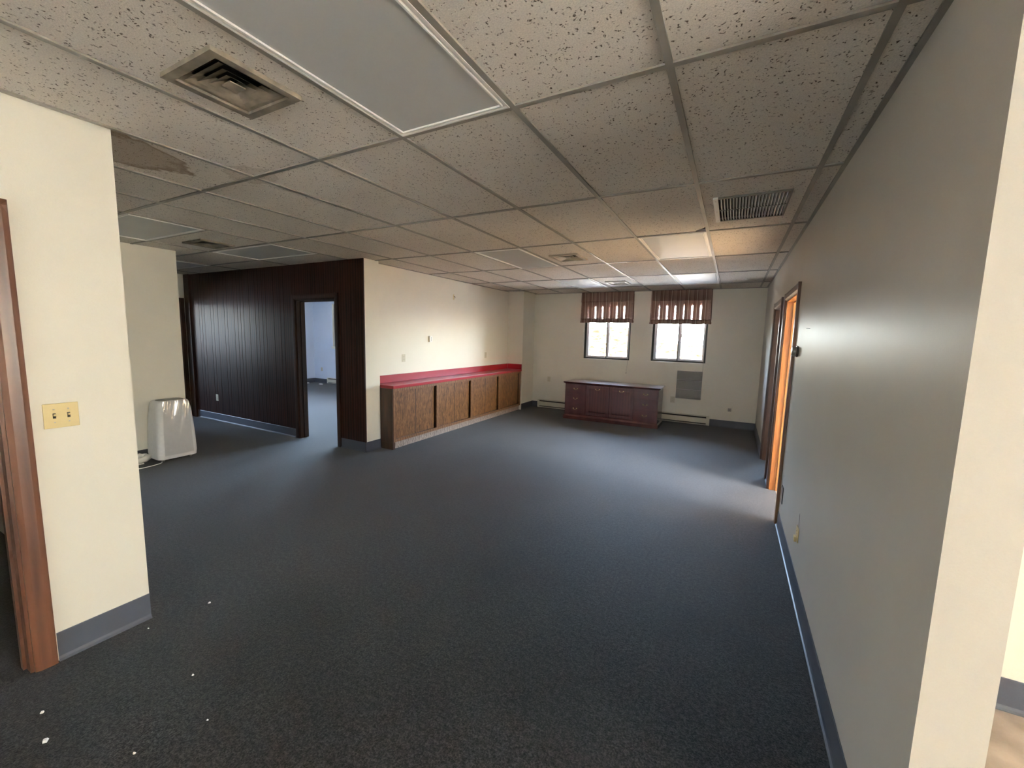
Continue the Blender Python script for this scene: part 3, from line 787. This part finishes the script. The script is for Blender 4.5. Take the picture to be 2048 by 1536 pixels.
# ------------------------------------------------------------------ wall plates and devices
def plate(name, label, loc, rz, w=.070, h=.114, mat=ivory_lt, kind='outlet', group=None, cat='outlet'):
    t = thing(name, label, cat, loc, rz, group)
    MB().box(-w / 2, -.006, -h / 2, w / 2, -.0005, h / 2, .002).build('cover_plate', mat, t)
    if kind == 'outlet':
        for s_ in (-1, 1):
            o = MB().box(-.0165, -.0078, s_ * .0195 - .014, .0165, -.0055, s_ * .0195 + .014, .002).build('socket', mat, t)
            MB().box(-.0075, -.0082, s_ * .0195 - .004, -.0055, -.0077, s_ * .0195 + .005).box(.0055, -.0082, s_ * .0195 - .004, .0075, -.0077, s_ * .0195 + .005).build('slot', black_m, o)
        MB().lathe([(.003, -.0075), (.003, -.0055)], (0, 0, 0), 'y', 8).build('screw', steel, t)
    return t
G = 'wall outlets'
plate('wall_outlet', 'ivory outlet on the left wall above the near end of the red counter', (XC, 4.307, 1.228), FACE_E, group=G)
plate('wall_outlet', 'ivory outlet on the left wall above the far half of the red counter', (XC, 6.643, 1.206), FACE_E, group=G)
plate('wall_outlet', 'ivory outlet on the window wall left of the credenza', (-3.93, YB, .657), FACE_S, group=G)
plate('wall_outlet', 'ivory outlet on the window wall between the credenza and the grey wall cover', (-1.307, YB, .438), FACE_S, .082, .12, group=G)
plate('wall_outlet', 'pale outlet low on the dark wood paneling', (-8.175, YP, .412), FACE_S, group=G)
plate('wall_outlet', 'small outlet on the white wall seen through the doorway', (-11.6, YB, .43), FACE_S, group=G)
t = plate('wall_jack', 'small grey jack low on the window wall near the right corner', (-.311, YB, .336), FACE_S, .055, .06, grey_pl, 'none', None, 'wall jack')
MB().box(-.005, -.0068, -.004, .005, -.0058, .004).build('port', black_m, t)
t = plate('wall_plate', 'dark brown wall plate low on the right wall beside the nearest door frame', (XR, 3.63, .325), FACE_W, .075, .145, brown_pl, 'none', None, 'wall plate')
for s_ in (-1, 1): MB().lathe([(.003, -.0085), (.003, -.0055)], (0, 0, s_ * .055), 'y', 8).build('screw', steel, t)
t = plate('wall_outlet', 'tan outlet with a scraped patch above it, low on the glossy right wall', (XR, 2.735, .365), FACE_W, .080, .092, ivory, 'outlet', G)
MB().box(-.012, -.022, -.045, .030, -.0082, -.012, .004).build('plug_adapter', ivory, t)
m_ = MB(); m_.prism([(.004, .050), (.014, .050), (.011, .115), (.006, .140), (.003, .115)], 'y', -.0012, -.0004)
tag(m_.build('wall_scrape', brown_pl, None, loc=None), 'dark vertical scrape in the right wall just above the tan outlet', 'wall damage')
o = bpy.data.objects['wall_scrape']; o.location = (XR, 2.735, .365); o.rotation_euler = (0, 0, FACE_W)

# light switch on near left wall (double)
t = thing('light_switch', 'yellowed double light switch on the near left wall beside the door frame', 'light switch', (XL, .288, 1.178), FACE_E)
MB().box(-.058, -.006, -.057, .058, -.0005, .057, .002).build('cover_plate', ivory, t)
for s_ in (-1, 1):
    x = s_ * .0235
    MB().box(x - .005, -.0075, -.012, x + .005, -.0055, .012).build('toggle_slot', brown_pl, t)
    MB().prism([(-.006, -.004), (-.018, .002), (-.019, .009), (-.006, .008)], 'x', x - .0035, x + .0035).build('toggle', ivory, t)
    for z in (-.030, .030): MB().lathe([(.0032, -.0075), (.0032, -.0055)], (x, 0, z), 'y', 8).build('screw', steel, t)
# thermostats
t = thing('thermostat', 'small white rectangular thermostat on the left wall above the red counter', 'thermostat', (XC, 4.91, 1.515), FACE_E)
MB().box(-.038, -.008, -.050, .038, -.0005, .050, .003).build('base', ivory_lt, t)
MB().box(-.030, -.034, -.050, .034, -.0085, .050, .006).build('cover', white_metal, t)
MB().box(.0, -.0352, -.035, .008, -.0335, .035).build('gauge_slot', grey_pl, t)
t = thing('round_thermostat', 'round bronze thermostat on the right wall just before the nearest door frame', 'thermostat', (XR, 3.60, 1.525), FACE_W)
MB().lathe([(.044, -.0005), (.046, -.006), (.044, -.012), (.036, -.014)], (0, 0, 0), 'y', 28).build('wall_ring', brown_pl, t, True)
MB().lathe([(.038, -.0145), (.0395, -.020), (.038, -.034), (.033, -.042), (.020, -.046), (.004, -.0465)], (0, 0, 0), 'y', 28).build('dial', steel, t, True)
# bracket on the counter wall
t = thing('wall_bracket', 'small brown bracket high on the left wall above the counter', 'bracket', (XC, 5.56, 2.245), FACE_E)
MB().box(-.014, -.004, -.045, .014, -.0005, .045, .001).build('plate', ivory, t)
MB().tube([(0, -.004, .015), (0, -.022, .012), (0, -.030, -.004), (0, -.022, -.016)], .005, 8).build('hook', brown_pl, t, True)
# nail on right wall with fine crack
t = thing('nail', 'nail with a short crossbar in the glossy right wall', 'nail', (XR, 3.12, 1.695), FACE_W)
MB().tube([(0, -.0004, 0), (0, -.022, .002)], .0022, 6).build('shank', steel, t)
MB().box(-.022, -.006, -.002, .022, -.0035, .002).build('crossbar', brown_pl, t)

# ------------------------------------------------------------------ portable air conditioner
t = thing('portable_air_conditioner', 'white portable air conditioner wrapped in plastic film against the beige wall', 'air conditioner', (-6.335, 2.015, 0), FACE_E)
def rrect(w0, d0, r, z, yo=0.0, n=6):
    pts = []
    for cx_, cy_, a0 in ((w0 - r, d0 - r, 0), (-w0 + r, d0 - r, 90), (-w0 + r, -d0 + r, 180), (w0 - r, -d0 + r, 270)):
        for k in range(n + 1):
            th = math.radians(a0 + 90 * k / n); pts.append((cx_ + r * math.cos(th), cy_ + r * math.sin(th) + yo, z))
    return pts
lev = [(.030, .175, .135, .03), (.036, .198, .148, .045), (.10, .206, .152, .05), (.30, .200, .150, .055), (.50, .188, .146, .06), (.64, .176, .140, .065), (.700, .168, .132, .07), (.722, .155, .120, .07), (.728, .145, .11, .07)]
MB().rings([rrect(w0, d0, r, z, .148 - .15) for z, w0, d0, r in lev]).build('body', ac_m, t, True)
MB().rings([rrect(.130, .085, .055, .7285, .0), rrect(.126, .082, .055, .733, .0)]).build('top_panel', ac_top, t, True)
mb = MB()
for sx in (-1, 1):
    for sy in (-1, 1): mb.lathe([(.018, -.01), (.022, -.004), (.022, .004), (.018, .01)], (sx * .14, sy * .10, .0225), 'x', 14)
mb.build('caster', grey_pl, t, True)
# creased film over the upper front
mb = MB(); nx, nz = 22, 22; V = []
for j in range(nz + 1):
    row = []
    for i in range(nx + 1):
        u = i / nx; w_ = j / nz
        x = -.15 + .30 * u; z = .735 - .655 * w_
        y = -.156 - .008 - .011 * abs(math.sin(u * 7 + w_ * 4.6)) * (1 - w_ * .6) - .004 * math.sin(u * 23 + w_ * 9)
        row.append(mb.bm.verts.new((x * (1 - .12 * (1 - w_)), y + .018 * (1 - w_) ** 2, z)))
    V.append(row)
for j in range(nz):
    for i in range(nx): mb.bm.faces.new([V[j][i], V[j][i + 1], V[j + 1][i + 1], V[j + 1][i]])
mb.build('plastic_film', film_m, t, True).modifiers['edge'].split_angle = PI
# side connector / cord
pts = [(-.206, .02, .09), (-.25, .01, .085), (-.29, -.01, .06), (-.30, -.05, .025)]
# hose adapter bundle on the floor
t2 = thing('hose_adapter', 'folded white plastic hose end on the carpet left of the portable air conditioner', 'hose', (-6.36, 1.69, 0), 0)
pts = []
for k in range(15):
    s_ = k / 14; an = -0.3 + s_ * 3.6
    pts.append((.05 * math.cos(an) - .02, .085 * math.sin(an) * 1.0, .045 + .035 * s_))
MB().tube(pts, [.034 + .004 * math.sin(k * 2.2) for k in range(15)], 14).build('hose', paper_m, t2, True)
MB().box(-.06, -.07, .002, .05, .03, .020, .006).build('flange', paper_m, t2)
mb = MB(); pts = []
P0 = [(-6.24, 1.86, .012), (-6.20, 1.845, .008), (-6.17, 1.80, .006), (-6.15, 1.70, .005), (-6.16, 1.58, .005), (-6.25, 1.45, .005), (-6.40, 1.36, .005)]
def catmull(P, n=8):
    P = [Vector(p) for p in P]; out = []
    for i in range(len(P) - 1):
        p0 = P[max(i - 1, 0)]; p1 = P[i]; p2 = P[i + 1]; p3 = P[min(i + 2, len(P) - 1)]
        for k in range(n):
            s_ = k / n
            out.append(0.5 * ((2 * p1) + (-p0 + p2) * s_ + (2 * p0 - 5 * p1 + 4 * p2 - p3) * s_ ** 2 + (-p0 + 3 * p1 - 3 * p2 + p3) * s_ ** 3))
    out.append(P[-1]); return out
tag(MB().tube(catmull(P0), .0045, 8).build('power_cord', paper_m, None, True), 'thin white cord curving over the carpet by the portable air conditioner', 'cord')

# ------------------------------------------------------------------ scraps on the carpet
bits = [(-2.929, .772, .011, 'white scrap on the carpet right of the near wall corner, uppermost of the scattered scraps'),
        (-2.431, .464, .009, 'white scrap on the carpet midway between the uppermost scrap and the bottom edge'),
        (-2.564, .03, .016, 'largest white scrap on the carpet at the bottom left'),
        (-2.747, .066, .011, 'white scrap on the carpet just above the largest one at bottom left'),
        (-2.213, .173, .009, 'tiny white scrap on the carpet at the very bottom edge, lowest of the scraps'),
        (-2.974, .503, .007, 'tiny pale scrap on the carpet at the corner of the near left wall'),
        (-2.126, .378, .006, 'smallest pale scrap on the carpet, rightmost of the ones near the bottom edge')]
for (x, y, r, lb) in bits:
    mb = MB(); k = 7; base = [(x + r * random.uniform(.5, 1) * math.cos(2 * PI * i / k), y + r * random.uniform(.35, .8) * math.sin(2 * PI * i / k)) for i in range(k)]
    mb.rings([[(px, py, .0005) for px, py in base], [(x + (px - x) * .6, y + (py - y) * .6, r * .5) for px, py in base]])
    o = mb.build('carpet_scrap', paper_m); tag(o, lb, 'scrap', 'white scraps on the carpet')
mb = MB().tube([(-1.95, .55, .001), (-2.0, .50, .0012), (-2.10, .47, .001)], .0016, 5)
for (x, y, lb) in ((-9.9 - 1.9, 7.75, 'crumpled paper scrap by the far wall of the room seen through the doorway, left one'), (-9.9 - 1.35, 7.80, 'crumpled paper scrap by the far wall of the room seen through the doorway, right one')):
    mb = MB(); rs = []
    for z, s_ in ((.001, .07), (.02, .085), (.035, .03)): rs.append([(x + s_ * random.uniform(.6, 1.2) * math.cos(i), y + s_ * random.uniform(.4, .8) * math.sin(i), z) for i in [2 * PI * q / 9 for q in range(9)]])
    tag(mb.rings(rs).build('paper_scrap', paper_m), lb, 'scrap', 'paper scraps in the far room')

# ------------------------------------------------------------------ outside
mb = MB()
mb.prism([(-16, -.1), (16, -.1), (16, .6), (3.0, 1.10), (-1.1, 1.46), (-2.45, 1.64), (-2.75, 1.93), (-16, 2.3)], 'y', 13.0, 13.4)
tag(mb.build('stone_wall', stone_m), 'sunlit tan masonry wall outside, seen through the two windows', 'wall')

struct(box('glare_blocker', plain('blocker_slate', (0.10, 0.115, 0.15), 0.8), -19, -12, -.1, -18.6, 14, 2.05))  # unseen slab added to dim the west window's reflection in the paneling
# ------------------------------------------------------------------ light
w = bpy.data.worlds.new('World'); S.world = w; w.use_nodes = True
nt = w.node_tree; bg = nt.nodes['Background']
sky = nt.nodes.new('ShaderNodeTexSky'); sky.sky_type = 'NISHITA'; sky.sun_disc = False
sky.sun_elevation = math.radians(34); sky.sun_rotation = math.radians(135); sky.dust_density = 2.0; sky.air_density = 1.0
mixw = nt.nodes.new('ShaderNodeMix'); mixw.data_type = 'RGBA'; mixw.inputs[0].default_value = 0.45
nt.links.new(sky.outputs[0], mixw.inputs[6]); mixw.inputs[7].default_value = (1.9, 2.2, 2.7, 1)
nt.links.new(mixw.outputs[2], bg.inputs['Color'])
bg.inputs['Strength'].default_value = 9.5
sl = bpy.data.lights.new('sun', 'SUN'); so = bpy.data.objects.new('sun', sl); C.objects.link(so)
sl.energy = 135.0; sl.angle = math.radians(0.6); sl.color = (1.0, 0.83, 0.62)
d = Vector((-0.66, 0.42, -0.55)).normalized()
so.rotation_euler = d.to_track_quat('-Z', 'Y').to_euler(); so.location = (8, -6, 8)

# ------------------------------------------------------------------ camera
def R3(y, p, r):
    cy, sy, cp, sp, cr, sr = math.cos(y), math.sin(y), math.cos(p), math.sin(p), math.cos(r), math.sin(r)
    f = Vector((-sy * cp, cy * cp, sp)); rt = Vector((cy, sy, 0)); up = rt.cross(f)
    return rt * cr + up * sr, -rt * sr + up * cr, f
rt, up, f = R3(*[math.radians(q) for q in (28.013, -6.627, 1.378)])
cam = bpy.data.cameras.new('Camera'); co = bpy.data.objects.new('Camera', cam); C.objects.link(co)
M = Matrix(((rt.x, up.x, -f.x, -.3432), (rt.y, up.y, -f.y, -.3867), (rt.z, up.z, -f.z, 1.5925), (0, 0, 0, 1)))
co.matrix_world = M
cam.sensor_width = 36; cam.sensor_fit = 'HORIZONTAL'; cam.lens = 822.6 / 2048 * 36; cam.clip_start = .05; cam.clip_end = 200
S.camera = co
S.view_settings.view_transform = 'Standard'; S.view_settings.look = 'None'; S.view_settings.gamma = 1
S.view_settings.exposure = 1.12
try: S.view_settings.use_curve_mapping = False
except Exception: pass
S.cycles.max_bounces = 10; S.cycles.diffuse_bounces = 7; S.cycles.glossy_bounces = 4; S.cycles.transparent_max_bounces = 12
S.cycles.caustics_reflective = False; S.cycles.caustics_refractive = False
